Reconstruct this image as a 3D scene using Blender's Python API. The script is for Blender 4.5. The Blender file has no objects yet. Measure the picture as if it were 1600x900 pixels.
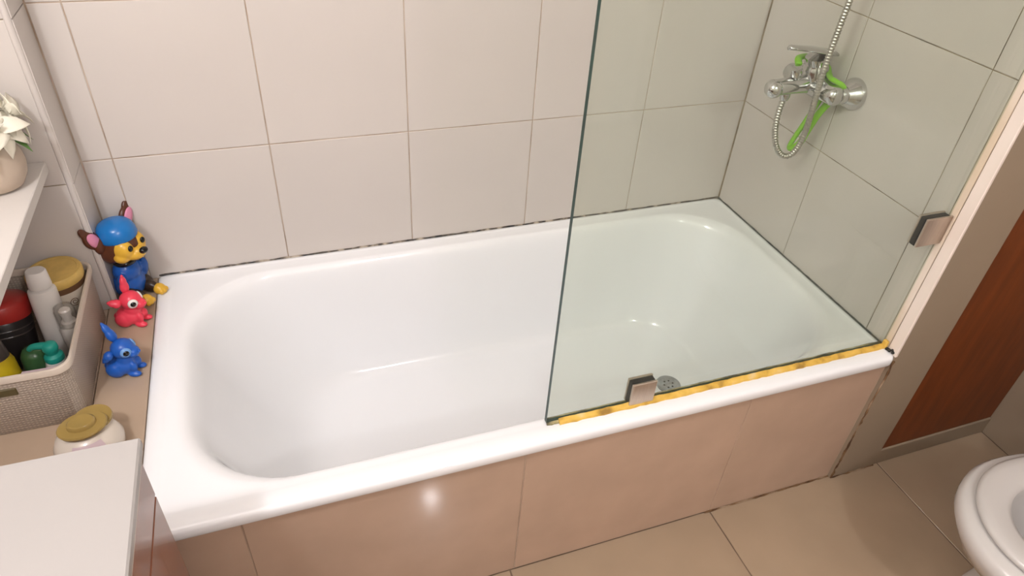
import bpy, bmesh, math, random
from mathutils import Vector, Matrix
random.seed(7)
PI = math.pi
S = bpy.context.scene
COL = S.collection

# ------------------------------------------------------------------ camera, light, exposure
cam_d = bpy.data.cameras.new('camera')
cam_d.sensor_width = 36.0
cam_d.lens = 1072.36 / 1600 * 36.0
cam_d.clip_start = 0.02
cam = bpy.data.objects.new('camera', cam_d)
COL.objects.link(cam)
R = (Matrix.Rotation(-0.3807, 3, 'Z') @ Matrix.Rotation(PI / 2 - 0.6535, 3, 'X') @ Matrix.Rotation(0.0721, 3, 'Z'))
cam.matrix_world = Matrix.Translation((-1.3119, -1.5683, 1.5279)) @ R.to_4x4()
S.camera = cam

W = bpy.data.worlds.new('world')
S.world = W
W.use_nodes = True
W.node_tree.nodes['Background'].inputs[0].default_value = (1.0, 0.93, 0.86, 1)
W.node_tree.nodes['Background'].inputs[1].default_value = 0.3

def lamp(name, loc, power, size, col):
    d = bpy.data.lights.new(name, 'POINT')
    d.energy = power
    d.shadow_soft_size = size
    d.color = col
    o = bpy.data.objects.new(name, d)
    o.location = loc
    COL.objects.link(o)
    return o
lamp('mirror_light', (-1.92, -1.42, 2.10), 21.5, 0.06, (0.965, 0.96, 1.0))
lamp('ceiling_light', (-0.72, -2.55, 2.22), 18, 0.036, (0.965, 0.96, 1.0))

S.view_settings.view_transform = 'Standard'
S.view_settings.look = 'None'
S.view_settings.gamma = 1.0
S.view_settings.use_curve_mapping = False
S.view_settings.exposure = 1.08

# ------------------------------------------------------------------ materials
def new_mat(name):
    m = bpy.data.materials.new(name)
    m.use_nodes = True
    nt = m.node_tree
    return m, nt, nt.nodes['Principled BSDF']

def mat(name, col, rough=0.4, metal=0.0, var=0.0, scale=20.0, bump=0.0, bscale=200.0, coat=0.0, objvar=0.0,
        stretch=(1, 1, 1), trans=0.0, sss=0.0, spec=0.5, ior=1.45):
    m, nt, b = new_mat(name)
    N, L = nt.nodes, nt.links
    b.inputs['Roughness'].default_value = rough
    b.inputs['Metallic'].default_value = metal
    b.inputs['Coat Weight'].default_value = coat
    b.inputs['Coat Roughness'].default_value = 0.05
    b.inputs['Transmission Weight'].default_value = trans
    b.inputs['Specular IOR Level'].default_value = spec
    b.inputs['IOR'].default_value = ior
    if sss:
        b.inputs['Subsurface Weight'].default_value = sss
        b.inputs['Subsurface Radius'].default_value = (0.01, 0.006, 0.004)
    tc = N.new('ShaderNodeTexCoord')
    mp = N.new('ShaderNodeMapping')
    mp.inputs['Scale'].default_value = stretch
    L.new(tc.outputs['Object'], mp.inputs[0])
    nz = N.new('ShaderNodeTexNoise')
    nz.inputs['Scale'].default_value = scale
    nz.inputs['Detail'].default_value = 5
    L.new(mp.outputs[0], nz.inputs['Vector'])
    rp = N.new('ShaderNodeValToRGB')
    lo = [max(0, c * (1 - var)) for c in col]
    hi = [min(1, c * (1 + var)) for c in col]
    rp.color_ramp.elements[0].position = 0.3
    rp.color_ramp.elements[1].position = 0.7
    rp.color_ramp.elements[0].color = (*lo, 1)
    rp.color_ramp.elements[1].color = (*hi, 1)
    L.new(nz.outputs['Fac'], rp.inputs[0])
    src = rp.outputs[0]
    if objvar:
        oi = N.new('ShaderNodeObjectInfo')
        hs = N.new('ShaderNodeHueSaturation')
        mr = N.new('ShaderNodeMapRange')
        mr.inputs['To Min'].default_value = 1 - objvar
        mr.inputs['To Max'].default_value = 1 + objvar
        L.new(oi.outputs['Random'], mr.inputs['Value'])
        L.new(mr.outputs[0], hs.inputs['Value'])
        L.new(src, hs.inputs['Color'])
        src = hs.outputs[0]
    L.new(src, b.inputs['Base Color'])
    if bump:
        n2 = N.new('ShaderNodeTexNoise')
        n2.inputs['Scale'].default_value = bscale
        L.new(mp.outputs[0], n2.inputs['Vector'])
        bp = N.new('ShaderNodeBump')
        bp.inputs['Strength'].default_value = bump
        bp.inputs['Distance'].default_value = 0.002
        L.new(n2.outputs['Fac'], bp.inputs['Height'])
        L.new(bp.outputs[0], b.inputs['Normal'])
    return m

def stained(name, stops, scale=12.0, rough=0.8, stretch=(1, 1, 1), detail=6):
    """noise driven several-colour stain"""
    m, nt, b = new_mat(name)
    N, L = nt.nodes, nt.links
    b.inputs['Roughness'].default_value = rough
    tc = N.new('ShaderNodeTexCoord')
    mp = N.new('ShaderNodeMapping')
    mp.inputs['Scale'].default_value = stretch
    L.new(tc.outputs['Object'], mp.inputs[0])
    nz = N.new('ShaderNodeTexNoise')
    nz.inputs['Scale'].default_value = scale
    nz.inputs['Detail'].default_value = detail
    L.new(mp.outputs[0], nz.inputs['Vector'])
    rp = N.new('ShaderNodeValToRGB')
    el = rp.color_ramp.elements
    while len(el) < len(stops):
        el.new(0.5)
    for e, (p, c) in zip(el, stops):
        e.position = p
        e.color = (*c, 1)
    L.new(nz.outputs['Fac'], rp.inputs[0])
    L.new(rp.outputs[0], b.inputs['Base Color'])
    return m

M = {}
M['tile'] = mat('wall_tile_glaze', (0.605, 0.556, 0.515), 0.30, var=0.02, scale=3, bump=0.03, bscale=25, objvar=0.012)
M['grout'] = stained('wall_grout', [(0.28, (0.16, 0.10, 0.06)), (0.42, (0.40, 0.30, 0.22)), (0.62, (0.54, 0.44, 0.35)), (0.75, (0.50, 0.30, 0.25))], 9)
M['grout_dark'] = stained('shower_wall_grout', [(0.30, (0.05, 0.04, 0.03)), (0.48, (0.28, 0.22, 0.15)), (0.70, (0.45, 0.38, 0.28))], 11)
M['mould'] = stained('mouldy_sealant', [(0.40, (0.012, 0.012, 0.014)), (0.50, (0.10, 0.08, 0.06)), (0.60, (0.45, 0.38, 0.30)), (0.75, (0.62, 0.57, 0.50))], 34, 0.6)
M['mould_grey'] = stained('grey_mouldy_sealant', [(0.35, (0.02, 0.025, 0.025)), (0.62, (0.12, 0.13, 0.11)), (0.78, (0.4, 0.4, 0.34))], 22, 0.6)
M['brown_tile'] = mat('brown_tile', (0.49, 0.345, 0.255), 0.055, var=0.05, scale=8, objvar=0.02, bump=0.02, bscale=15)
M['brown_grout'] = stained('brown_tile_grout', [(0.3, (0.30, 0.20, 0.14)), (0.6, (0.50, 0.38, 0.29))], 8)
M['floor_tile'] = mat('floor_tile', (0.375, 0.28, 0.19), 0.10, var=0.07, scale=5, objvar=0.02, bump=0.03, bscale=12)
M['floor_grout'] = stained('floor_grout', [(0.3, (0.08, 0.05, 0.03)), (0.65, (0.22, 0.15, 0.10))], 8)
M['enamel'] = mat('white_enamel', (0.85, 0.855, 0.865), 0.10, var=0.005, scale=3, spec=0.5, coat=0.3)
M['ceramic'] = mat('toilet_ceramic', (0.57, 0.545, 0.52), 0.10, var=0.01, scale=3, coat=0.3)
M['seat'] = mat('seat_plastic', (0.55, 0.525, 0.50), 0.22, var=0.01, scale=3)
M['paint'] = mat('beige_wall_paint', (0.305, 0.235, 0.165), 0.55, var=0.03, scale=6, bump=0.1, bscale=90)
M['plain_wall'] = mat('cream_wall', (0.76, 0.70, 0.64), 0.6, var=0.02, scale=4)
M['trim_white'] = mat('cream_edge_trim', (0.80, 0.70, 0.62), 0.35, var=0.02, scale=10)
M['trim_yellowed'] = stained('yellowed_edge_trim', [(0.35, (0.66, 0.53, 0.38)), (0.6, (0.80, 0.70, 0.61))], 6, 0.4, (1, 1, 0.5))
M['wood'] = mat('red_brown_wood', (0.165, 0.040, 0.008), 0.45, var=0.18, scale=14, stretch=(3, 3, 0.4), bump=0.06, bscale=70)
M['wood2'] = mat('vanity_wood', (0.24, 0.085, 0.045), 0.25, var=0.22, scale=14, stretch=(2, 0.35, 2), bump=0.03, bscale=70, coat=0.3)
M['counter'] = mat('cream_counter', (0.385, 0.362, 0.345), 0.35, var=0.01, scale=4)
M['counter_edge'] = mat('counter_edge_band', (0.58, 0.50, 0.44), 0.4, var=0.03)
M['chrome'] = mat('chrome', (0.60, 0.60, 0.60), 0.12, 1.0, var=0.02)
M['hose_metal'] = mat('hose_steel', (0.46, 0.44, 0.40), 0.28, 1.0, var=0.04)
M['brushed'] = mat('brushed_steel', (0.55, 0.47, 0.40), 0.38, 1.0, var=0.08, scale=60, stretch=(8, 8, 0.5))
M['rubber'] = mat('black_rubber', (0.02, 0.018, 0.015), 0.6)
M['yellow_silicone'] = stained('yellowed_silicone', [(0.30, (0.30, 0.17, 0.03)), (0.45, (0.62, 0.38, 0.06)), (0.62, (0.74, 0.48, 0.10)), (0.8, (0.70, 0.58, 0.35))], 26, 0.5)
M['dirty_silicone'] = stained('dirty_silicone', [(0.38, (0.05, 0.05, 0.035)), (0.55, (0.40, 0.34, 0.16)), (0.72, (0.60, 0.58, 0.44))], 24, 0.5)
M['rust'] = stained('rusty_sealant', [(0.38, (0.07, 0.030, 0.010)), (0.50, (0.20, 0.11, 0.05)), (0.66, (0.42, 0.31, 0.21))], 16, 0.8)
M['white_board'] = mat('white_laminate', (0.66, 0.62, 0.58), 0.45, var=0.01)
M['basket'] = None
M['pot'] = mat('beige_pot', (0.52, 0.42, 0.33), 0.5, var=0.04)
M['petal'] = mat('cream_petal', (0.78, 0.74, 0.62), 0.6, var=0.06, scale=30)
M['flower_heart'] = mat('yellow_flower_heart', (0.70, 0.62, 0.22), 0.7, var=0.1)
M['leaf'] = mat('green_leaf', (0.10, 0.22, 0.05), 0.5, var=0.2)
M['white_plastic'] = mat('white_plastic', (0.76, 0.72, 0.68), 0.35, var=0.01)
M['cream_plastic'] = mat('cream_jar_plastic', (0.62, 0.54, 0.44), 0.4, var=0.02)
M['yellow_lid'] = mat('mustard_lid', (0.62, 0.42, 0.12), 0.5, var=0.15, scale=35)
M['brown_label'] = mat('dark_brown_label', (0.16, 0.08, 0.04), 0.5, var=0.1)
M['red_plastic'] = mat('dark_red_plastic', (0.42, 0.03, 0.025), 0.35, var=0.1)
M['black_plastic'] = mat('black_plastic', (0.022, 0.018, 0.018), 0.3, var=0.1)
M['grey_plastic'] = mat('dark_grey_plastic', (0.07, 0.055, 0.05), 0.3, var=0.1)
M['teal'] = mat('teal_pump', (0.02, 0.36, 0.29), 0.35, var=0.04)
M['green_body'] = mat('dark_green_bottle', (0.05, 0.13, 0.05), 0.25, var=0.15)
M['yellow_bottle'] = mat('olive_yellow_bottle', (0.50, 0.36, 0.01), 0.35, var=0.15, scale=25)
M['amber'] = mat('amber_plastic', (0.42, 0.29, 0.09), 0.15, var=0.06, trans=0.25)
M['lilac'] = mat('lilac_label', (0.52, 0.40, 0.42), 0.5, var=0.03)
M['pearl'] = mat('pearly_white_plastic', (0.62, 0.55, 0.47), 0.15, var=0.02, coat=0.3)
M['toy_blue'] = mat('blue_vinyl', (0.012, 0.09, 0.38), 0.22, var=0.06)
M['cap_blue'] = mat('bright_blue_vinyl', (0.01, 0.17, 0.50), 0.25, var=0.05)
M['toy_brown'] = mat('brown_vinyl', (0.10, 0.032, 0.015), 0.3, var=0.08)
M['toy_dark'] = mat('dark_brown_vinyl', (0.03, 0.018, 0.012), 0.3, var=0.08)
M['toy_yellow'] = mat('yellow_vinyl', (0.72, 0.42, 0.045), 0.28, var=0.04)
M['toy_pink'] = mat('pink_vinyl', (0.75, 0.28, 0.42), 0.3, var=0.03)
M['toy_red'] = mat('coral_red_vinyl', (0.80, 0.055, 0.095), 0.3, var=0.05)
M['bunny_blue'] = mat('royal_blue_vinyl', (0.015, 0.105, 0.46), 0.32, var=0.05)
M['sky_blue'] = mat('light_blue_paint', (0.16, 0.34, 0.68), 0.4)
M['eye_white'] = mat('eye_white', (0.82, 0.78, 0.74), 0.2)
M['eye_black'] = mat('eye_black', (0.01, 0.01, 0.01), 0.12)
M['lime'] = mat('lime_rubber', (0.22, 0.55, 0.01), 0.4, var=0.08)

def basket_mat():
    m, nt, b = new_mat('woven_plastic')
    N, L = nt.nodes, nt.links
    b.inputs['Roughness'].default_value = 0.55
    tc = N.new('ShaderNodeTexCoord')
    wv = []
    for ax in ('DIAGONAL', 'Z'):
        w = N.new('ShaderNodeTexWave')
        w.bands_direction = ax
        w.inputs['Scale'].default_value = 55 if ax == 'Z' else 95
        w.inputs['Distortion'].default_value = 0.6
        mp = N.new('ShaderNodeMapping')
        mp.inputs['Scale'].default_value = (1, 1, 1) if ax == 'Z' else (1, 1, 0)
        L.new(tc.outputs['Object'], mp.inputs[0])
        L.new(mp.outputs[0], w.inputs['Vector'])
        wv.append(w)
    mul = N.new('ShaderNodeMath')
    mul.operation = 'MULTIPLY'
    L.new(wv[0].outputs['Fac'], mul.inputs[0])
    L.new(wv[1].outputs['Fac'], mul.inputs[1])
    rp = N.new('ShaderNodeValToRGB')
    rp.color_ramp.elements[0].color = (0.40, 0.33, 0.27, 1)
    rp.color_ramp.elements[1].color = (0.60, 0.51, 0.42, 1)
    L.new(mul.outputs[0], rp.inputs[0])
    L.new(rp.outputs[0], b.inputs['Base Color'])
    bp = N.new('ShaderNodeBump')
    bp.inputs['Strength'].default_value = 0.6
    bp.inputs['Distance'].default_value = 0.0015
    L.new(mul.outputs[0], bp.inputs['Height'])
    L.new(bp.outputs[0], b.inputs['Normal'])
    return m
M['basket'] = basket_mat()
M['basket_smooth'] = mat('basket_rim_plastic', (0.62, 0.53, 0.44), 0.45, var=0.02)

def thin_glass(name, tint, haze, haze_col, gloss_rough=0.02, streak=(1, 1, 0.25)):
    """a real pane: tinted see-through body, Fresnel reflection, faint limescale film"""
    m = bpy.data.materials.new(name)
    m.use_nodes = True
    nt = m.node_tree
    N, L = nt.nodes, nt.links
    N.remove(N['Principled BSDF'])
    out = N['Material Output']
    tr = N.new('ShaderNodeBsdfTransparent')
    tr.inputs[0].default_value = (*tint, 1)
    gl = N.new('ShaderNodeBsdfGlossy')
    gl.inputs['Roughness'].default_value = gloss_rough
    lw = N.new('ShaderNodeLayerWeight')      # Schlick reflectance, the same from both sides of the pane
    pw = N.new('ShaderNodeMath')
    pw.operation = 'POWER'
    pw.inputs[1].default_value = 5.0
    L.new(lw.outputs['Facing'], pw.inputs[0])
    fr = N.new('ShaderNodeMath')
    fr.operation = 'MULTIPLY_ADD'
    fr.inputs[1].default_value = 0.96
    fr.inputs[2].default_value = 0.03
    L.new(pw.outputs[0], fr.inputs[0])
    mx = N.new('ShaderNodeMixShader')
    L.new(fr.outputs[0], mx.inputs[0])
    L.new(tr.outputs[0], mx.inputs[1])
    L.new(gl.outputs[0], mx.inputs[2])
    df = N.new('ShaderNodeBsdfDiffuse')
    df.inputs[0].default_value = (*haze_col, 1)
    tc = N.new('ShaderNodeTexCoord')
    mp = N.new('ShaderNodeMapping')
    mp.inputs['Scale'].default_value = streak
    nz = N.new('ShaderNodeTexNoise')
    nz.inputs['Scale'].default_value = 7
    nz.inputs['Detail'].default_value = 6
    L.new(tc.outputs['Object'], mp.inputs[0])
    L.new(mp.outputs[0], nz.inputs['Vector'])
    mr = N.new('ShaderNodeMapRange')
    mr.inputs['From Min'].default_value = 0.35
    mr.inputs['From Max'].default_value = 0.75
    mr.inputs['To Min'].default_value = haze * 0.5
    mr.inputs['To Max'].default_value = haze * 1.5
    L.new(nz.outputs['Fac'], mr.inputs['Value'])
    m2 = N.new('ShaderNodeMixShader')
    L.new(mr.outputs[0], m2.inputs[0])
    L.new(mx.outputs[0], m2.inputs[1])
    L.new(df.outputs[0], m2.inputs[2])
    L.new(m2.outputs[0], out.inputs['Surface'])
    return m
M['glass'] = thin_glass('green_tinted_glass', (0.928, 0.957, 0.92), 0.03, (0.75, 0.80, 0.74))
M['glass_edge'] = mat('green_glass_edge', (0.004, 0.035, 0.026), 0.35, var=0.3, scale=12, stretch=(1, 1, 2))
M['clear_cap'] = thin_glass('clear_plastic', (0.965, 0.96, 0.95), 0.06, (0.8, 0.78, 0.76), 0.08)

# ------------------------------------------------------------------ mesh helpers
def link_mesh(name, bm, m, parent=None, loc=(0, 0, 0), rot=(0, 0, 0), smooth=False, angle=None):
    me = bpy.data.meshes.new(name)
    bmesh.ops.recalc_face_normals(bm, faces=bm.faces)
    bm.to_mesh(me)
    bm.free()
    for x in (m if isinstance(m, (list, tuple)) else [m]):
        me.materials.append(x)
    if smooth:
        for p in me.polygons:
            p.use_smooth = True
        if angle:
            me.set_sharp_from_angle(angle=math.radians(angle))
    o = bpy.data.objects.new(name, me)
    COL.objects.link(o)
    o.location = loc
    o.rotation_euler = rot
    if parent:
        o.parent = parent
    return o

def empty(name, loc, label, cat, rotz=0.0, group=None):
    o = bpy.data.objects.new(name, None)
    o.empty_display_size = 0.03
    COL.objects.link(o)
    o.location = loc
    o.rotation_euler = (0, 0, rotz)
    return tag(o, label, cat, group)

def tag(o, label, cat, group=None):
    o['label'] = label
    o['category'] = cat
    if group:
        o['group'] = group
    return o

def struct(o):
    o['kind'] = 'structure'
    return o

def bm_box(x0, x1, y0, y1, z0, z1, bev=0.0, seg=1, bm=None):
    bm = bm or bmesh.new()
    vs = [bm.verts.new((x, y, z)) for x in (x0, x1) for y in (y0, y1) for z in (z0, z1)]
    fs = []
    for q in ((0, 1, 3, 2), (4, 6, 7, 5), (0, 4, 5, 1), (2, 3, 7, 6), (0, 2, 6, 4), (1, 5, 7, 3)):
        fs.append(bm.faces.new([vs[i] for i in q]))
    if bev:
        es = list({e for f in fs for e in f.edges})
        bmesh.ops.bevel(bm, geom=es, offset=bev, segments=seg, profile=0.5, affect='EDGES')
    return bm

def bm_lathe(prof, n=32, bm=None, sx=1.0, sy=1.0, mtx=None):
    """prof: [(r, z)], revolved about z; ends closed when r is 0 or capped otherwise"""
    bm = bm or bmesh.new()
    rings = []
    for r, z in prof:
        if r < 1e-6:
            rings.append([bm.verts.new((0, 0, z))])
        else:
            rings.append([bm.verts.new((r * sx * math.cos(2 * PI * i / n), r * sy * math.sin(2 * PI * i / n), z)) for i in range(n)])
    allv = [v for r in rings for v in r]
    for a, b in zip(rings, rings[1:]):
        if len(a) == 1 and len(b) == 1:
            continue
        for i in range(n):
            j = (i + 1) % n
            if len(a) == 1:
                bm.faces.new((a[0], b[i], b[j]))
            elif len(b) == 1:
                bm.faces.new((a[i], a[j], b[0]))
            else:
                bm.faces.new((a[i], a[j], b[j], b[i]))
    for r in (rings[0], rings[-1]):
        if len(r) > 1:
            bm.faces.new(r)
    if mtx is not None:
        bmesh.ops.transform(bm, matrix=mtx, verts=allv)
    return bm

def bm_loft(rings, cap0=True, cap1=True, bm=None):
    bm = bm or bmesh.new()
    rs = [[bm.verts.new(p) for p in r] for r in rings]
    n = len(rs[0])
    for a, b in zip(rs, rs[1:]):
        for i in range(n):
            j = (i + 1) % n
            bm.faces.new((a[i], a[j], b[j], b[i]))
    if cap0:
        bm.faces.new(rs[0])
    if cap1:
        bm.faces.new(rs[-1])
    return bm

def rrect(x0, x1, y0, y1, r, z, nc=10, ns=10):
    """rounded rectangle ring; r is one radius or four (x1y1, x0y1, x0y0, x1y0)"""
    rr = r if isinstance(r, (tuple, list)) else (r,) * 4
    cs = [(x1, y1, -1, -1, 0), (x0, y1, 1, -1, PI / 2), (x0, y0, 1, 1, PI), (x1, y0, -1, 1, 1.5 * PI)]
    pts = []
    arcs = []
    for (cx, cy, sx, sy, a0), q in zip(cs, rr):
        ox, oy = cx + sx * q, cy + sy * q
        arcs.append([(ox + q * math.cos(a0 + PI / 2 * i / nc), oy + q * math.sin(a0 + PI / 2 * i / nc)) for i in range(nc + 1)])
    for k in range(4):
        a, b = arcs[k], arcs[(k + 1) % 4]
        pts += a
        p, q = a[-1], b[0]
        for i in range(1, ns):
            t = i / ns
            pts.append((p[0] + (q[0] - p[0]) * t, p[1] + (q[1] - p[1]) * t))
    return [(x, y, z) for x, y in pts]

def smooth_path(pts, n=8):
    P = [Vector(p) for p in pts]
    out = []
    for i in range(len(P) - 1):
        p0, p1, p2, p3 = P[max(i - 1, 0)], P[i], P[i + 1], P[min(i + 2, len(P) - 1)]
        for k in range(n):
            t = k / n
            out.append(0.5 * ((2 * p1) + (p2 - p0) * t + (2 * p0 - 5 * p1 + 4 * p2 - p3) * t * t + (3 * p1 - p0 - 3 * p2 + p3) * t ** 3))
    out.append(P[-1])
    return out

def bm_tube(path, rad, n=10, bm=None, flat=1.0, closed=False):
    """rad: number or function of index"""
    bm = bm or bmesh.new()
    P = [Vector(p) for p in path]
    rings = []
    up = Vector((0.3, 0.5, 0.81))
    for i, p in enumerate(P):
        t = (P[min(i + 1, len(P) - 1)] - P[max(i - 1, 0)]).normalized()
        a = up - up.dot(t) * t
        if a.length < 1e-4:
            a = t.orthogonal()
        a.normalize()
        up = a
        b = t.cross(a)
        r = rad(i) if callable(rad) else rad
        rings.append([p + a * (r * flat * math.cos(2 * PI * k / n)) + b * (r * math.sin(2 * PI * k / n)) for k in range(n)])
    return bm_loft(rings, True, True, bm)

def bm_ellipsoid(c, r, bm=None, rot=None, u=24, v=16):
    bm = bm or bmesh.new()
    ret = bmesh.ops.create_uvsphere(bm, u_segments=u, v_segments=v, radius=1.0)
    mt = Matrix.Translation(c) @ (rot.to_4x4() if rot is not None else Matrix.Identity(4)) @ Matrix.Diagonal((*r, 1))
    bmesh.ops.transform(bm, matrix=mt, verts=ret['verts'])
    return bm

def organic(name, blobs, m, parent, voxel=0.0022, loc=(0, 0, 0)):
    """overlapping ellipsoids fused into one continuous skin"""
    bm = bmesh.new()
    for b in blobs:
        c, r = b[0], b[1]
        rot = b[2] if len(b) > 2 else None
        bm_ellipsoid(c, r, bm, rot)
    me = bpy.data.meshes.new(name + '_src')
    bm.to_mesh(me)
    bm.free()
    t = bpy.data.objects.new(name + '_src', me)
    COL.objects.link(t)
    md = t.modifiers.new('remesh', 'REMESH')
    md.mode = 'VOXEL'
    md.voxel_size = voxel
    sm = t.modifiers.new('smooth', 'SMOOTH')
    sm.iterations = 6
    dg = bpy.context.evaluated_depsgraph_get()
    m2 = bpy.data.meshes.new_from_object(t.evaluated_get(dg))
    m2.name = name
    bpy.data.objects.remove(t)
    m2.materials.clear()
    m2.materials.append(m)
    for p in m2.polygons:
        p.use_smooth = True
    o = bpy.data.objects.new(name, m2)
    COL.objects.link(o)
    o.parent = parent
    o.location = loc
    return o

def rot_to(d):
    """rotation taking z to d"""
    return Vector((0, 0, 1)).rotation_difference(Vector(d).normalized()).to_matrix()

def cyl(p, d, prof, n=28, bm=None):
    return bm_lathe(prof, n, bm, mtx=Matrix.Translation(p) @ rot_to(d).to_4x4())

# ------------------------------------------------------------------ the room
H = 0.4636          # bath rim height
Z1 = 0.785          # first tile joint above the bath
TW = 0.33           # wall tile
XL, XR, YF, ZC = -2.20, 0.575, -3.0, 2.42
DX, DY = -1.718, -0.100     # corner of the boxed-out wall on the left

def rect_tile(name, a0, a1, b0, b1, axis, m, parent, thick=0.007, gap=0.0022, cache={}):
    """one tile; axis 'y': lies in xz facing -y, 'x': lies in yz facing -x, 'z': lies in xy facing up. Origin at its centre."""
    w, h = a1 - a0 - gap, b1 - b0 - gap
    key = (axis, round(w, 4), round(h, 4), m.name, thick)
    if key not in cache:
        bm = bmesh.new()
        if axis == 'y':
            bm_box(-w / 2, w / 2, 0, thick, -h / 2, h / 2, bm=bm)
        elif axis == 'x':
            bm_box(0, thick, -w / 2, w / 2, -h / 2, h / 2, bm=bm)
        else:
            bm_box(-w / 2, w / 2, -h / 2, h / 2, -thick, 0, bm=bm)
        def front(e):
            i = {'y': 1, 'x': 0, 'z': 2}[axis]
            return all(abs(v.co[i]) < 1e-6 for v in e.verts)
        es = [e for e in bm.edges if front(e)]
        bmesh.ops.bevel(bm, geom=es, offset=0.0012, segments=1, affect='EDGES')
        o = link_mesh(name, bm, m)
        cache[key] = o.data
    else:
        o = bpy.data.objects.new(name, cache[key])
        COL.objects.link(o)
    o.parent = parent
    return o

def tiles_y(parent, xs, zs, y, m):
    for x0, x1 in zip(xs, xs[1:]):
        for z0, z1 in zip(zs, zs[1:]):
            t = rect_tile('tile', x0, x1, z0, z1, 'y', m, parent)
            t.location = ((x0 + x1) / 2, y + random.uniform(-0.0003, 0.0003), (z0 + z1) / 2)

def tiles_x(parent, ys, zs, x, m):
    for y0, y1 in zip(ys, ys[1:]):
        for z0, z1 in zip(zs, zs[1:]):
            t = rect_tile('tile', y0, y1, z0, z1, 'x', m, parent)
            t.location = (x + random.uniform(-0.0003, 0.0003), (y0 + y1) / 2, (z0 + z1) / 2)

zrows = [Z1 - TW] + [Z1 + TW * k for k in range(0, 5)] + [ZC]
REC = 0.0018
wb = struct(link_mesh('wall_back', bm_box(DX, 0.15, REC, 0.10, 0, ZC), M['grout']))
tiles_y(wb, [DX + 0.008] + [-TW * k for k in range(5, -1, -1)], zrows, 0.0, M['tile'])

wd = struct(link_mesh('wall_boxed', bm_box(XL, DX - 0.003, DY + REC, 0.10, 0, ZC), M['grout_dark']))
tiles_y(wd, [XL, -2.06, DX - 0.006], zrows, DY, M['tile'])
# the short return of the boxed-out wall, with its rounded corner bead
for z0, z1 in zip([0.0] + zrows, zrows):
    link_mesh('tile', bm_box(DX - 0.003, DX + 0.006, DY + 0.002, REC, z0 + 0.001, z1 - 0.001, 0.0006), M['tile'], wd)
bead = link_mesh('corner_bead', cyl((DX - 0.002, DY + 0.0035, 0.0), (0, 0, 1), [(0.0065, 0.0), (0.0065, ZC)], 20), M['tile'], wd, smooth=True, angle=50)

PY = -0.765         # front of the stub wall
wr = struct(link_mesh('wall_right', bm_box(REC, 0.148, PY + 0.004, REC, 0, ZC), M['grout_dark']))
tiles_x(wr, [-0.719, -0.663, -0.331, -0.003], zrows, 0.0, M['tile'])
pf = link_mesh('pillar_face', bm_box(0.004, 0.150, PY, PY + 0.01, 0, ZC, 0.0015), M['paint'], wr)
ps = link_mesh('pillar_edge', bm_box(-0.001, 0.006, -0.7370, -0.7205, H, ZC, 0.001), M['trim_yellowed'], wr)
ps2 = link_mesh('corner_trim', bm_box(-0.002, 0.006, PY - 0.001, -0.7392, H - 0.005, ZC, 0.0015), M['trim_white'], wr)
pl = link_mesh('pillar_foot_side', bm_box(-0.001, 0.005, PY + 0.0005, -0.740, 0, H - 0.006), M['paint'], wr)

# ragged stained sealant where the bath front meets the pillar
pts = []
rg = random.Random(3)
for i in range(36):
    t = i / 35
    pts.append((0.001 + rg.uniform(-0.0015, 0.0015), PY - 0.001 + rg.uniform(-0.001, 0.001), 0.002 + t * 0.445))
rads = [0.0022 + rg.uniform(-0.0010, 0.0012) for _ in pts]
link_mesh('rusty_joint', bm_tube(pts, lambda i: rads[i], 6), M['rust'], wr)
pts = [(x, PY - 0.001 + rg.uniform(-0.001, 0.001), 0.003) for x in [0.0 + 0.15 * i / 14 for i in range(15)]]
rads2 = [0.0018 + rg.uniform(-0.0010, 0.0010) for _ in pts]
link_mesh('foot_joint', bm_tube(pts, lambda i: rads2[i], 6), M['rust'], wr)

# recess with a dark wooden door leaf beyond the pillar
dr = struct(link_mesh('door_1', bm_box(0.152, XR - 0.002, PY + 0.006, PY + 0.04, 0.062, 2.05, 0.002), M['wood']))
sk = struct(link_mesh('baseboard_right', bm_box(0.150, XR, PY + 0.002, PY + 0.05, 0.0, 0.062, 0.002), M['paint']))
dh = struct(link_mesh('wall_over_door', bm_box(0.150, XR, PY + 0.004, PY + 0.05, 2.05, ZC), M['paint']))
ws = struct(link_mesh('wall_side', bm_box(XR, XR + 0.1, YF, PY + 0.05, 0, ZC), M['paint']))
wl = struct(link_mesh('wall_left', bm_box(XL - 0.1, XL, YF, 0.1, 0, ZC), M['plain_wall']))
wf = struct(link_mesh('wall_front', bm_box(XL - 0.1, XR + 0.1, YF - 0.1, YF, 0, ZC), M['plain_wall']))
ce = struct(link_mesh('ceiling', bm_box(XL - 0.1, XR + 0.1, YF - 0.1, 0.1, ZC, ZC + 0.1), mat('ceiling_white', (0.78, 0.74, 0.70), 0.7)))

FT = 0.555
fl = struct(link_mesh('floor', bm_box(XL - 0.1, XR + 0.1, YF - 0.1, 0.1, -0.10, -0.0018), M['floor_grout']))
fx = [XL] + [-0.385 + FT * k for k in range(-3, 2)] + [XR]
fy = [YF] + [-1.335 - FT * k for k in range(2, -1, -1)] + [-0.755]
for x0, x1 in zip(fx, fx[1:]):
    for y0, y1 in zip(fy, fy[1:]):
        t = rect_tile('tile', x0, x1, y0, y1, 'z', M['floor_tile'], fl, gap=0.003)
        t.location = ((x0 + x1) / 2, (y0 + y1) / 2, random.uniform(-0.0004, 0.0004))

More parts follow.
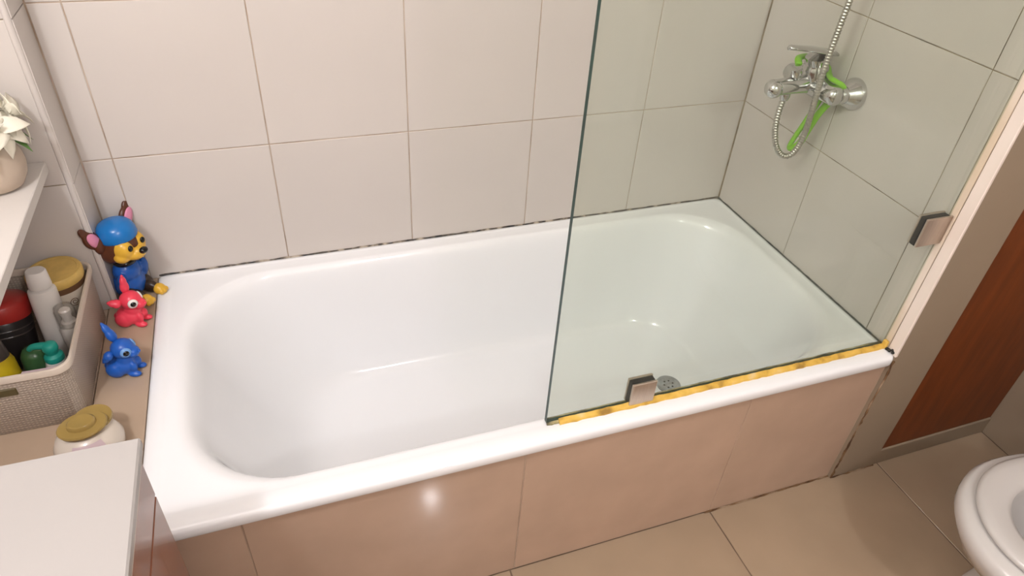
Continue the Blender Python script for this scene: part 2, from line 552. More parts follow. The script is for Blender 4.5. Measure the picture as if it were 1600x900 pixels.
# tiled front of the bath
AY = -0.757
ap = struct(link_mesh('wall_bath_front', bm_box(-1.63, -0.001, AY + REC, AY + 0.02, 0, 0.436), M['brown_grout']))
ax = [-1.62, -1.473, -0.930, -0.3875, -0.003]
for x0, x1 in zip(ax, ax[1:]):
    t = rect_tile('tile', x0, x1, 0.002, 0.437, 'y', M['brown_tile'], ap)
    t.location = ((x0 + x1) / 2, AY, 0.2195)
pts = [(-0.003 - 0.40 * i / 30, AY - 0.0015, 0.002) for i in range(31)]
rads3 = [0.0022 + rg.uniform(-0.0010, 0.0014) for _ in pts]
link_mesh('floor_joint', bm_tube(pts, lambda i: rads3[i], 6), M['rust'], ap)

# tiled ledge at the head of the bath
lg = struct(link_mesh('trim_ledge', bm_box(XL, -1.634, -0.757, -0.001, 0, H - 0.010), M['brown_grout']))
for x0, x1, y0, y1 in ((-1.735, -1.633, -0.757, -0.003), (XL, -1.735, -0.757, DY - 0.002)):
    t = rect_tile('tile', x0, x1, y0, y1, 'z', mat('ledge_tile', (0.43, 0.32, 0.23), 0.3, var=0.05, scale=8), lg)
    t.location = ((x0 + x1) / 2, (y0 + y1) / 2, H - 0.004)
LZ = H - 0.004      # top of the ledge

# ------------------------------------------------------------------ bathtub
bt = empty('bathtub', (-0.81, -0.384, 0.0), 'white enamelled built-in bathtub with a brown tiled front', 'bathtub')
keys = [  # x0, x1, y0, y1, radius, z
    (-1.628, -0.004, -0.757, -0.004, 0.012, 0.4335),
    (-1.632, -0.001, -0.766, -0.001, 0.013, 0.4345),
    (-1.633, -0.001, -0.769, -0.001, 0.014, 0.4400),
    (-1.633, -0.001, -0.769, -0.001, 0.014, 0.4560),
    (-1.631, -0.001, -0.766, -0.001, 0.014, 0.4610),
    (-1.625, -0.004, -0.759, -0.004, 0.016, 0.4636),
    (-1.606, -0.012, -0.735, -0.012, 0.026, 0.4636),
    (-1.602, -0.014, -0.729, -0.014, 0.028, 0.4622),
    (-1.598, -0.016, -0.724, -0.016, 0.030, 0.4615),
    (-1.585, -0.036, -0.716, -0.040, 0.190, 0.4612),
    (-1.572, -0.045, -0.708, -0.047, 0.200, 0.4592),
    (-1.561, -0.053, -0.701, -0.053, 0.205, 0.4530),
    (-1.552, -0.061, -0.695, -0.058, 0.205, 0.4420),
    (-1.541, -0.070, -0.689, -0.062, 0.203, 0.4200),
    (-1.522, -0.084, -0.680, -0.067, 0.200, 0.3700),
    (-1.480, -0.112, -0.668, -0.072, 0.195, 0.2750),
    (-1.430, -0.142, -0.658, -0.077, 0.190, 0.1900),
    (-1.390, -0.162, -0.650, -0.082, 0.185, 0.1400),
    (-1.352, -0.180, -0.638, -0.091, 0.175, 0.1080),
    (-1.315, -0.200, -0.622, -0.106, 0.160, 0.0920),
    (-1.270, -0.230, -0.600, -0.128, 0.145, 0.0860),
    (-1.150, -0.265, -0.540, -0.200, 0.120, 0.0835),
    (-0.800, -0.290, -0.450, -0.310, 0.065, 0.0815),
]
rings = []
for i, k in enumerate(keys):
    rings.append(rrect(*k[:5], k[5], 12, 14))
    if i + 1 < len(keys) and i >= 9:
        n = keys[i + 1]
        pk = keys[i - 1]
        nn = keys[min(i + 2, len(keys) - 1)]
        for t in (1 / 3, 2 / 3):
            q = [0.5 * ((2 * k[j]) + (n[j] - pk[j]) * t + (2 * pk[j] - 5 * k[j] + 4 * n[j] - nn[j]) * t * t
                        + (3 * k[j] - pk[j] - 3 * n[j] + nn[j]) * t ** 3) for j in range(6)]
            rings.append(rrect(*q[:5], q[5], 12, 14))
rings = [[(x + 0.81, y + 0.384, z) for x, y, z in r] for r in rings]
link_mesh('basin', bm_loft(rings, False, True), M['enamel'], bt, smooth=True, angle=50)
dp = link_mesh('drain', bm_lathe([(0.036, 0.0), (0.036, 0.003), (0.033, 0.0045), (0.026, 0.003), (0.0, 0.003)], 36), mat('dull_drain_steel', (0.33, 0.34, 0.34), 0.3, 1.0, var=0.2, scale=60), bt,
               (0.495, 0.0, 0.0822), smooth=True, angle=40)
bmh = bmesh.new()
for k in range(6):
    a = 2 * PI * k / 6
    bm_lathe([(0.0030, 0.0), (0.0030, 0.0006), (0, 0.0006)], 10, bmh, mtx=Matrix.Translation((0.014 * math.cos(a), 0.014 * math.sin(a), 0.0031)))
link_mesh('drain_holes', bmh, M['rubber'], dp)
# sealant along the walls: mouldy at the back, grey at the foot end
def bead_line(name, p0, p1, n, r0, r1, m, parent, seed):
    g = random.Random(seed)
    P = [Vector(p0).lerp(Vector(p1), i / (n - 1)) for i in range(n)]
    rr = [g.uniform(r0, r1) for _ in P]
    return link_mesh(name, bm_tube([p - Vector((-0.81, -0.384, 0)) for p in P], lambda i: rr[i], 6), m, parent)
bead_line('sealant', (-1.63, -0.0015, H + 0.0005), (-0.002, -0.0015, H + 0.0005), 120, 0.0016, 0.0036, M['mould'], bt, 1)
bead_line('sealant', (-0.0015, -0.002, H + 0.0005), (-0.0015, -0.72, H + 0.0005), 60, 0.0016, 0.0030, M['mould_grey'], bt, 2)

# ------------------------------------------------------------------ glass screen
GX0, GY0, GY1, GZ = -0.878, -0.725, -0.715, 1.98
gs = empty('shower_screen', (-0.44, -0.72, H), 'fixed greenish glass shower screen standing on the bath rim', 'shower screen')
bm = bm_box(GX0 + 0.44, -0.003 + 0.44, GY0 + 0.72, GY1 + 0.72, 0.0015, GZ - H)
bm.normal_update()
for f in bm.faces:
    f.material_index = 1 if abs(f.normal.x) > 0.5 and f.calc_center_median().x < 0 or abs(f.normal.z) > 0.5 else 0
link_mesh('glass_pane', bm, [M['glass'], M['glass_edge']], gs)
def ridge(x0, x1, y0, y1, h, n, m, name, seed):
    g = random.Random(seed)
    rs = []
    for i in range(n):
        x = x0 + (x1 - x0) * i / (n - 1)
        a, b, c = y0 + g.uniform(-0.0012, 0.0012), y1, h + g.uniform(-0.0012, 0.0012)
        rs.append([(x + 0.44, a + 0.72, -0.0005), (x + 0.44, a + 0.72 + (b - a) * 0.2, c * 0.55), (x + 0.44, b + 0.72, c), (x + 0.44, b + 0.72, -0.0005)])
    return link_mesh(name, bm_loft(rs), m, gs)
ridge(-0.852, -0.003, -0.7365, GY0 - 0.0002, 0.0085, 70, M['yellow_silicone'], 'silicone_bead', 5)
ridge(-0.878, -0.852, -0.730, GY0 - 0.0002, 0.004, 6, M['dirty_silicone'], 'thin_silicone', 6)
ridge(-0.876, -0.003, -0.710, GY1 + 0.0002, 0.0030, 60, M['dirty_silicone'], 'inner_silicone', 8)
link_mesh('stained_corner', bm_box(0.428, 0.4375, -0.0172, -0.0045, 0.0, 0.022, 0.002), M['yellow_silicone'], gs)
bm = bmesh.new()
g = random.Random(4)
for k in range(5):
    bm_ellipsoid((0.437 + g.uniform(-.004, .002), -0.020 - 0.004 * k, 0.002 + g.uniform(0, .006)), (0.005, 0.004, 0.004), bm, u=8, v=6)
link_mesh('mould_spots', bm, M['rubber'], gs, smooth=True)
# clamps: two steel plates on a dark rubber gasket
def clamp(x0, x1, z0, z1, cut):
    bm = bmesh.new()
    bm_box(x0 + 0.002, x1 - 0.002, -0.0072, 0.0072, z0, z1 - 0.002, 0.0005, bm=bm)
    gk = link_mesh('gasket', bm, M['rubber'])
    cl = link_mesh('clamp', bm_box(x0, x1, -0.0130, -0.0072, z0, z1, 0.0012), M['brushed'], gs, (0.44, 0, -H))
    gk.parent = cl
    bp = link_mesh('back_plate', bm_box(x0, x1, 0.0072, 0.0130, z0, z1, 0.0012), M['brushed'], cl)
    return cl
clamp(-0.694, -0.637, H + 0.002, H + 0.064, 0)
clamp(-0.071, -0.003, 0.764, 0.832, 1)

# ------------------------------------------------------------------ shower mixer on the foot wall
FX, FY, FZ = -0.062, -0.297, 0.953
mx = empty('shower_mixer', (0.0, FY, FZ), 'chrome single-lever bath mixer on the tiled wall behind the glass', 'tap')
for s in (-1, 1):
    y = s * 0.0755
    e = link_mesh('escutcheon', cyl((-0.001, y, 0), (-1, 0, 0), [(0.0, 0), (0.037, 0.0), (0.0375, 0.004), (0.035, 0.012), (0.026, 0.026), (0.021, 0.034), (0.0, 0.034)], 36), M['chrome'], mx, smooth=True, angle=40)
    link_mesh('union_nut', cyl((-0.030, y, 0), (-1, 0, 0), [(0.0, 0), (0.0185, 0.0), (0.020, 0.003), (0.020, 0.016), (0.018, 0.020), (0.0, 0.020)], 24), M['chrome'], e, smooth=True, angle=40)
body = bmesh.new()
cyl((FX, -0.093, 0), (0, 1, 0), [(0.0, 0), (0.012, 0.001), (0.0205, 0.006), (0.0235, 0.016), (0.024, 0.05), (0.027, 0.066), (0.027, 0.12), (0.024, 0.136), (0.0235, 0.170), (0.0205, 0.180), (0.012, 0.185), (0, 0.186)], 32, body)
link_mesh('body', body, M['chrome'], mx, smooth=True, angle=50)
cd = Vector((-0.22, 0, 1)).normalized()
link_mesh('cartridge_housing', cyl((FX + 0.002, 0, -0.004), cd, [(0.0, 0), (0.027, 0.0), (0.030, 0.016), (0.030, 0.046), (0.027, 0.051), (0.026, 0.056), (0.0265, 0.057), (0.0265, 0.072), (0.0, 0.073)], 32), M['chrome'], mx, smooth=True, angle=35)
# lever paddle
path = [Vector((-0.030, 0, 0.073)), Vector((-0.060, 0, 0.078)), Vector((-0.085, 0, 0.083)), Vector((-0.115, 0, 0.087)), Vector((-0.145, 0, 0.091)), Vector((-0.160, 0, 0.0925)), Vector((-0.166, 0, 0.0925))]
wid = [0.020, 0.028, 0.024, 0.016, 0.0135, 0.011, 0.005]
rs = []
for p, w in zip(path, wid):
    rs.append([(p.x + 0.2 * 0.004 * math.sin(2 * PI * k / 16), w * math.cos(2 * PI * k / 16), p.z + 0.0055 * math.sin(2 * PI * k / 16)) for k in range(16)])
link_mesh('lever', bm_loft(rs), M['chrome'], mx, smooth=True)
link_mesh('spout', bm_tube(smooth_path([(FX, 0, 0.0), (-0.10, 0, 0.001), (-0.14, 0, 0.0), (-0.172, 0, -0.003)], 5), lambda i: 0.0225 - 0.00022 * i, 24), M['chrome'], mx, smooth=True, angle=50)
link_mesh('spout_end', bm_ellipsoid((-0.174, 0, -0.004), (0.0215, 0.0225, 0.0225)), M['chrome'], mx, smooth=True)
kn = link_mesh('diverter_knob', cyl((-0.118, 0, 0.017), Vector((-0.35, 0, 1)), [(0, 0), (0.009, 0), (0.009, 0.008), (0.0145, 0.010), (0.0155, 0.020), (0.0135, 0.027), (0.0, 0.029)], 24), M['chrome'], mx, smooth=True, angle=45)
link_mesh('hose_outlet', cyl((-0.135, 0, -0.014), (0.02, 0, -1), [(0, 0), (0.0115, 0), (0.0125, 0.003), (0.0125, 0.012), (0.0095, 0.020), (0, 0.021)], 20), M['chrome'], mx, smooth=True, angle=40)

hp = smooth_path([(-0.136, -0.297, 0.921), (-0.141, -0.300, 0.890), (-0.140, -0.304, 0.850), (-0.130, -0.312, 0.808), (-0.112, -0.320, 0.783), (-0.094, -0.328, 0.781), (-0.083, -0.336, 0.803),
                  (-0.081, -0.343, 0.850), (-0.092, -0.352, 0.920), (-0.105, -0.360, 1.020), (-0.106, -0.367, 1.165), (-0.100, -0.375, 1.35), (-0.085, -0.385, 1.60), (-0.075, -0.390, 1.92)], 24)
# resample evenly so the ribs come out regular
L_ = [0.0]
for a, b in zip(hp, hp[1:]):
    L_.append(L_[-1] + (b - a).length)
step, res, j = 0.0017, [], 0
s = 0.0
while s < L_[-1]:
    while L_[j + 1] < s:
        j += 1
    t = (s - L_[j]) / max(1e-9, L_[j + 1] - L_[j])
    res.append(hp[j].lerp(hp[j + 1], t))
    s += step
org = Vector((-0.136, -0.297, 0.921))
ho = link_mesh('shower_hose', bm_tube([p - org for p in res], lambda i: (0.0062, 0.0076, 0.0076, 0.0062)[i % 4], 10), M['hose_metal'], None, org, smooth=True)
tag(ho, 'ribbed steel shower hose looping down from the mixer and up the wall', 'hose')

gp = smooth_path([(-0.112, -0.285, 1.000), (-0.098, -0.266, 1.008), (-0.060, -0.262, 1.006), (-0.028, -0.285, 0.992), (-0.044, -0.316, 0.986), (-0.062, -0.345, 0.985), (-0.062, -0.362, 0.984), (-0.044, -0.372, 0.974), (-0.031, -0.362, 0.950), (-0.036, -0.340, 0.920), (-0.045, -0.328, 0.885),
                  (-0.050, -0.318, 0.840), (-0.050, -0.306, 0.800), (-0.052, -0.290, 0.780), (-0.050, -0.276, 0.775), (-0.048, -0.280, 0.800), (-0.046, -0.292, 0.840), (-0.042, -0.304, 0.885), (-0.034, -0.312, 0.925), (-0.030, -0.315, 0.950)], 8)
org = Vector((-0.066, -0.36, 0.783))
gr = link_mesh('rubber_strap', bm_tube([p - org for p in gp], 0.0085, 10, flat=0.7), M['lime'], None, org, smooth=True)
tag(gr, 'lime green rubber strap looped over the chrome mixer', 'strap')

# ------------------------------------------------------------------ toilet
TX, TY = 0.05, -1.222
to = empty('toilet', (TX, TY, 0.0), 'white ceramic toilet with a ring seat in the corner by the side wall', 'toilet')
def egg(af, ab, b, z, n=56, cx=0.0, p=2.0):
    out = []
    for i in range(n):
        a = 2 * PI * i / n
        c, s_ = math.cos(a), math.sin(a)
        cc = math.copysign(abs(c) ** (2 / p), c)
        ss = math.copysign(abs(s_) ** (2 / p), s_)
        out.append((cx + (ab if c > 0 else af) * cc, b * ss, z))
    return out
outer = [egg(0.02, 0.40, 0.115, 0.0, cx=0.06), egg(0.02, 0.40, 0.113, 0.02, cx=0.06), egg(0.03, 0.38, 0.100, 0.10, cx=0.06), egg(0.08, 0.36, 0.110, 0.18, cx=0.04),
         egg(0.135, 0.33, 0.140, 0.25, cx=0.02), egg(0.180, 0.31, 0.166, 0.305), egg(0.205, 0.305, 0.180, 0.342), egg(0.216, 0.305, 0.193, 0.366), egg(0.214, 0.304, 0.192, 0.382), egg(0.204, 0.30, 0.183, 0.393),
         egg(0.150, 0.22, 0.125, 0.394), egg(0.140, 0.21, 0.116, 0.385), egg(0.134, 0.20, 0.112, 0.35), egg(0.115, 0.17, 0.10, 0.27), egg(0.08, 0.12, 0.075, 0.20), egg(0.04, 0.06, 0.04, 0.17)]
link_mesh('bowl', bm_loft(outer), M['ceramic'], to, smooth=True, angle=60)
wr_ = [egg(0.084, 0.125, 0.078, 0.203)]
link_mesh('water', bm_loft([egg(0.094, 0.140, 0.087, 0.215), egg(0.09, 0.13, 0.083, 0.219)]), mat('toilet_water', (0.36, 0.38, 0.40), 0.04), to)
seat = [egg(0.184, 0.285, 0.166, 0.396), egg(0.188, 0.290, 0.170, 0.401), egg(0.187, 0.288, 0.169, 0.407), egg(0.180, 0.28, 0.162, 0.412), egg(0.165, 0.26, 0.147, 0.413), egg(0.140, 0.215, 0.116, 0.410),
        egg(0.128, 0.200, 0.105, 0.405), egg(0.126, 0.197, 0.103, 0.396)]
link_mesh('seat_ring', bm_loft(seat + [seat[0]], False, False), M['seat'], to, smooth=True, angle=60)
link_mesh('cistern', bm_box(0.345, 0.52, -0.19, 0.19, 0.40, 0.78, 0.02, 3), M['ceramic'], to, smooth=True, angle=40)
link_mesh('bowl_back', bm_box(0.27, 0.50, -0.13, 0.13, 0.20, 0.40, 0.02, 2), M['ceramic'], to, smooth=True, angle=40)

# ------------------------------------------------------------------ vanity
VX, VY, VZ = -1.533, -0.870, 0.810
va = empty('vanity_cabinet', (-1.86, -1.40, 0.0), 'brown wooden vanity cabinet with a white top at the near left', 'cabinet')
VO = Vector((1.86, 1.40, 0))
def vbox(name, x0, x1, y0, y1, z0, z1, bev, m, parent=va):
    return link_mesh(name, bm_box(x0 + 1.86, x1 + 1.86, y0 + 1.40, y1 + 1.40, z0, z1, bev), m, parent)
ct = vbox('countertop', XL + 0.002, VX, -2.0, VY, VZ - 0.016, VZ, 0.0025, M['counter'])
vbox('edge_band', XL + 0.002, VX - 0.003, -2.0, VY - 0.002, VZ - 0.026, VZ - 0.0165, 0.0, M['counter_edge'], ct)
vbox('carcass', XL + 0.002, VX - 0.026, -1.99, VY - 0.006, 0.06, VZ - 0.027, 0.0, M['wood2'])
vbox('plinth', XL + 0.002, VX - 0.08, -1.99, VY - 0.02, 0.0, 0.06, 0.0, M['black_plastic'])
for y0, y1 in ((-1.43, VY - 0.006), (-1.99, -1.434)):
    d = vbox('drawer', VX - 0.025, VX - 0.008, y0, y1, 0.700, VZ - 0.028, 0.001, M['wood2'])
    link_mesh('knob', cyl((VX - 0.008 + 1.86, (y0 + y1) / 2 + 1.40, 0.74), (1, 0, 0), [(0, 0), (0.006, 0), (0.006, 0.01), (0.012, 0.014), (0.012, 0.02), (0, 0.022)], 16), M['chrome'], d, smooth=True, angle=40)
    d = vbox('cabinet_door', VX - 0.025, VX - 0.008, y0, y1, 0.075, 0.695, 0.001, M['wood2'])
    link_mesh('knob', cyl((VX - 0.008 + 1.86, y0 + 0.05 + 1.40, 0.60), (1, 0, 0), [(0, 0), (0.006, 0), (0.006, 0.01), (0.012, 0.014), (0.012, 0.02), (0, 0.022)], 16), M['chrome'], d, smooth=True, angle=40)

# ------------------------------------------------------------------ shelf with flower pot
SZ = 0.842
sh = link_mesh('wall_shelf', bm_box(-0.22, 0.22, -0.24, 0.215, -0.022, 0.0, 0.0015), M['white_board'], None, (-1.965, -0.318, SZ))
tag(sh, 'white laminate shelf board above the storage basket', 'shelf')
FPX, FPY = -1.806, -0.195
fp = empty('flower_pot', (FPX, FPY, SZ), 'beige round pot of cream artificial flowers on the white shelf', 'flower pot')
link_mesh('pot', bm_lathe([(0, 0), (0.030, 0.0), (0.042, 0.006), (0.053, 0.025), (0.057, 0.045), (0.055, 0.066), (0.050, 0.082), (0.046, 0.086), (0.042, 0.082), (0.042, 0.070), (0, 0.068)], 40), M['pot'], fp, smooth=True, angle=60)
link_mesh('soil', bm_lathe([(0.041, 0.066), (0.041, 0.074), (0, 0.080)], 24), M['toy_dark'], fp)
def petal_bm(L, w, curl):
    nu, nv = 5, 7
    top, bot = [], []
    bm = bmesh.new()
    def pt(u, v, dz):
        ww = w * math.sin(PI * min(1, v * 0.94 + 0.06)) ** 0.75 * (1 if v < 0.98 else 0.25)
        x = L * v
        y = ww * (u - 0.5) * 2
        z = curl * L * (0.9 * v - 1.15 * v * v) + 0.35 * ww * ((u - 0.5) * 2) ** 2 + dz
        return (x, y, z)
    g1 = [[bm.verts.new(pt(i / (nu - 1), j / (nv - 1), 0.0004)) for i in range(nu)] for j in range(nv)]
    g2 = [[bm.verts.new(pt(i / (nu - 1), j / (nv - 1), -0.0004)) for i in range(nu)] for j in range(nv)]
    for j in range(nv - 1):
        for i in range(nu - 1):
            bm.faces.new((g1[j][i], g1[j][i + 1], g1[j + 1][i + 1], g1[j + 1][i]))
            bm.faces.new((g2[j][i], g2[j + 1][i], g2[j + 1][i + 1], g2[j][i + 1]))
    for j in range(nv - 1):
        for i in (0, nu - 1):
            bm.faces.new((g1[j][i], g1[j + 1][i], g2[j + 1][i], g2[j][i]))
    for i in range(nu - 1):
        for j in (0, nv - 1):
            bm.faces.new((g1[j][i], g1[j][i + 1], g2[j][i + 1], g2[j][i]))
    return bm
pm = link_mesh('petal', petal_bm(0.060, 0.0155, 0.9), M['petal'], smooth=True)
pm_data = pm.data
bpy.data.objects.remove(pm)
lm = link_mesh('leaf', petal_bm(0.06, 0.011, 0.9), M['leaf'], smooth=True)
lm_data = lm.data
bpy.data.objects.remove(lm)
fr_ = random.Random(11)
heads = [((0.030, -0.018, 0.118), (0.75, -0.45, 0.55)), ((-0.005, -0.040, 0.125), (-0.05, -0.75, 0.7)), ((0.038, 0.022, 0.124), (0.85, 0.35, 0.45)), ((0.000, 0.008, 0.148), (0.1, -0.1, 1)),
         ((-0.034, -0.020, 0.120), (-0.7, -0.4, 0.6)), ((-0.030, 0.026, 0.126), (-0.5, 0.5, 0.7)), ((0.006, 0.038, 0.122), (0.1, 0.8, 0.6))]
for c, d in heads:
    hd = link_mesh('flower', bm_ellipsoid((0, 0, 0.003), (0.006, 0.006, 0.008), u=10, v=8), M['flower_heart'], fp, c, smooth=True)
    hd.rotation_mode = 'QUATERNION'
    hd.rotation_quaternion = rot_to(d).to_quaternion()
    link_mesh('stem', bm_tube([(0, 0, 0), (0, 0, -0.02), (0, 0, -0.035)], 0.002, 6), M['leaf'], hd)
    for k in range(9):
        p = bpy.data.objects.new('petal', pm_data)
        COL.objects.link(p)
        p.parent = hd
        ring = k % 2
        p.rotation_euler = (fr_.uniform(-0.25, 0.25), -0.35 - 0.45 * ring + fr_.uniform(-0.15, 0.15), 2 * PI * k / 9 + fr_.uniform(-0.15, 0.15))
        sc = fr_.uniform(0.85, 1.12)
        p.scale = (sc, sc, sc)
for a, e in ((-0.15, 0.15), (0.45, 0.1), (-1.2, 0.2), (2.4, 0.2), (3.6, 0.2)):
    p = bpy.data.objects.new('leaf', lm_data)
    COL.objects.link(p)
    p.parent = fp
    p.location = (0.022 * math.cos(a), 0.022 * math.sin(a), 0.092)
    p.rotation_euler = (0.0, e, a)

# ------------------------------------------------------------------ storage basket and what stands in it
BX0, BX1, BY0, BY1, BH = -2.02, -1.729, -0.462, -0.108, 0.145
bc = Vector(((BX0 + BX1) / 2, (BY0 + BY1) / 2, LZ))
bk = empty('storage_basket', bc, 'beige woven plastic storage basket full of toiletries on the ledge', 'basket')
hx, hy = (BX1 - BX0) / 2, (BY1 - BY0) / 2
def rr_(ins, z, r=0.03):
    return rrect(-hx + ins, hx - ins, -hy + ins, hy - ins, r, z, 6, 4)
wall = [rr_(0.010, 0.0), rr_(0.007, 0.003), rr_(0.003, 0.128), rr_(0.006, 0.128), rr_(0.011, 0.005), ]
link_mesh('basket_wall', bm_loft(wall, True, True), M['basket'], bk, smooth=True, angle=50)
rim = [rr_(0.0025, 0.130), rr_(-0.0005, 0.131), rr_(-0.0005, 0.1435), rr_(0.0005, BH), rr_(0.0040, BH), rr_(0.0052, 0.1435), rr_(0.0062, 0.130)]
link_mesh('rim', bm_loft(rim + [rim[0]], False, False), M['basket_smooth'], bk, smooth=True, angle=50)
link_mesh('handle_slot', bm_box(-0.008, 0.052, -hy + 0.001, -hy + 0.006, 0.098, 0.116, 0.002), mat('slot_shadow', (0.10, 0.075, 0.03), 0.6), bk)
IZ = LZ + 0.006   # basket floor

def thing(name, x, y, z, label, cat, tilt=None):
    e = empty(name, (x, y, z), label, cat)
    if tilt:
        e.rotation_euler = tilt
    return e
# cosmetic jar with mustard lid
j = thing('cosmetic_jar', -1.789, -0.166, IZ, 'wide cream cosmetic jar with a mustard yellow lid at the back of the basket', 'jar')
link_mesh('jar_body', bm_lathe([(0, 0), (0.044, 0), (0.048, 0.006), (0.050, 0.06), (0.050, 0.135), (0.047, 0.14), (0, 0.14)], 40), M['cream_plastic'], j, smooth=True, angle=40)
link_mesh('label_band', bm_lathe([(0.0503, 0.126), (0.0508, 0.128), (0.0508, 0.141), (0.0503, 0.143), (0.048, 0.143), (0.048, 0.126)], 40), M['brown_label'], j, smooth=True, angle=40)
ld = link_mesh('lid', bm_lathe([(0, 0.1405), (0.052, 0.1405), (0.053, 0.143), (0.053, 0.158), (0.0505, 0.162), (0.044, 0.1625), (0.043, 0.1615), (0, 0.1618)], 44), M['yellow_lid'], j, smooth=True, angle=40)
sw = [(0.0512 * math.cos(a), 0.0512 * math.sin(a), 0) for a in [0]]
spr = []
for k in range(40):
    t = k / 39 * 3.6 * PI
    rr2 = 0.002 + 0.008 * k / 39
    ang = -0.95 + (rr2 * math.cos(t)) / 0.0505
    spr.append((0.0507 * math.cos(ang), 0.0507 * math.sin(ang), 0.103 + rr2 * math.sin(t)))
link_mesh('spiral_mark', bm_tube(spr, 0.0008, 5), M['brown_label'], j)

# white lotion bottle leaning
j = thing('lotion_bottle', -1.806, -0.244, IZ, 'white lotion bottle with a ribbed cap leaning in the basket', 'bottle', (-0.05, 0.06, 0.3))
link_mesh('bottle_body', bm_lathe([(0, 0), (0.020, 0), (0.024, 0.004), (0.025, 0.03), (0.026, 0.135), (0.0255, 0.160), (0.0245, 0.164), (0.017, 0.167), (0.015, 0.172), (0, 0.172)], 32, sy=0.85), M['white_plastic'], j, smooth=True, angle=45)
link_mesh('cap', bm_lathe([(0, 0.171), (0.0205, 0.171), (0.021, 0.174), (0.0185, 0.205), (0.0165, 0.208), (0, 0.2075)], 36), M['white_plastic'], j, smooth=True, angle=40)

# small pump bottle with clear cap
j = thing('pump_bottle', -1.765, -0.268, IZ, 'small white pump bottle under a clear plastic cap beside the basket edge', 'bottle')
link_mesh('bottle_body', bm_lathe([(0, 0), (0.020, 0), (0.021, 0.004), (0.021, 0.082), (0.018, 0.090), (0, 0.091)], 32), M['white_plastic'], j, smooth=True, angle=40)
link_mesh('pump', bm_lathe([(0, 0.090), (0.014, 0.090), (0.014, 0.100), (0.009, 0.102), (0.009, 0.118), (0.011, 0.119), (0.011, 0.128), (0.008, 0.131), (0, 0.131)], 24), M['white_plastic'], j, smooth=True, angle=40)
link_mesh('clear_cap', bm_lathe([(0.0195, 0.091), (0.0195, 0.128), (0.017, 0.137), (0.010, 0.141), (0, 0.142), (0, 0.1405), (0.0095, 0.1395), (0.016, 0.1355), (0.0183, 0.128), (0.0183, 0.091)], 28), M['clear_cap'], j, smooth=True, angle=50)

# black jar with dark red lid
j = thing('hair_product_tub', -1.896, -0.247, IZ, 'black tub with a big dark red lid at the left of the basket', 'tub', (-0.22, 0.07, 0))
link_mesh('tub_body', bm_lathe([(0, 0), (0.040, 0), (0.046, 0.008), (0.049, 0.04), (0.049, 0.105), (0.046, 0.11), (0, 0.11)], 40), M['black_plastic'], j, smooth=True, angle=40)
for z in (0.075, 0.088):
    link_mesh('groove', bm_lathe([(0.0488, z), (0.0497, z + 0.002), (0.0488, z + 0.004)], 40), M['grey_plastic'], j)
link_mesh('lid', bm_lathe([(0, 0.109), (0.051, 0.109), (0.052, 0.112), (0.052, 0.140), (0.048, 0.146), (0.030, 0.150), (0, 0.151)], 44), M['red_plastic'], j, smooth=True, angle=45)

# green pump bottle
j = thing('soap_pump_bottle', -1.781, -0.362, IZ, 'white and green soap bottle with a teal pump near the basket corner', 'bottle')
link_mesh('bottle_body', bm_lathe([(0, 0), (0.018, 0), (0.020, 0.004), (0.020, 0.070), (0.017, 0.082), (0, 0.083)], 28), M['white_plastic'], j, smooth=True, angle=40)
link_mesh('collar', bm_lathe([(0, 0.082), (0.0165, 0.082), (0.0175, 0.085), (0.0165, 0.094), (0.011, 0.099), (0.011, 0.104), (0, 0.105)], 28), M['teal'], j, smooth=True, angle=40)
bm = bm_lathe([(0, 0.103), (0.012, 0.104), (0.014, 0.110), (0.013, 0.120), (0.008, 0.124), (0, 0.125)], 24)
bm_tube(smooth_path([(0.002, 0, 0.116), (-0.016, 0.003, 0.1175), (-0.030, 0.005, 0.116), (-0.037, 0.006, 0.110)], 4), lambda i: 0.0085 - 0.0003 * i, 12, bm)
link_mesh('pump_head', bm, M['teal'], j, smooth=True, angle=50)
j = thing('green_bottle', -1.821, -0.339, IZ, 'dark green rounded bottle beside the teal pump', 'bottle')
link_mesh('bottle_body', bm_lathe([(0, 0), (0.022, 0), (0.025, 0.005), (0.026, 0.06), (0.023, 0.086), (0.015, 0.099), (0, 0.103)], 32), M['green_body'], j, smooth=True)
link_mesh('label_band', bm_lathe([(0.0262, 0.020), (0.0266, 0.022), (0.0266, 0.052), (0.0262, 0.054)], 32), M['grey_plastic'], j, smooth=True)

# olive yellow bottle with dark cap
j = thing('yellow_bottle', -1.868, -0.404, IZ, 'olive yellow bottle with a dark cap at the front left of the basket', 'bottle', (-0.28, -0.12, 0))
link_mesh('bottle_body', bm_lathe([(0, 0), (0.034, 0), (0.038, 0.005), (0.040, 0.05), (0.039, 0.106), (0.036, 0.116), (0, 0.117)], 36), M['yellow_bottle'], j, smooth=True, angle=45)
link_mesh('cap', bm_lathe([(0, 0.115), (0.0345, 0.115), (0.035, 0.118), (0.032, 0.146), (0.028, 0.152), (0, 0.153)], 32), M['grey_plastic'], j, smooth=True, angle=45)
# slim dark box along the front of the basket
bx = thing('slim_box', -1.787, -0.433, IZ, 'slim dark cardboard box along the front of the basket', 'box')
link_mesh('box_body', bm_box(-0.032, 0.032, -0.012, 0.012, 0, 0.112, 0.001), M['brown_label'], bx)
link_mesh('box_flap', bm_box(-0.031, 0.031, -0.0115, 0.0115, 0.112, 0.1134, 0.0005), M['lilac'], bx)

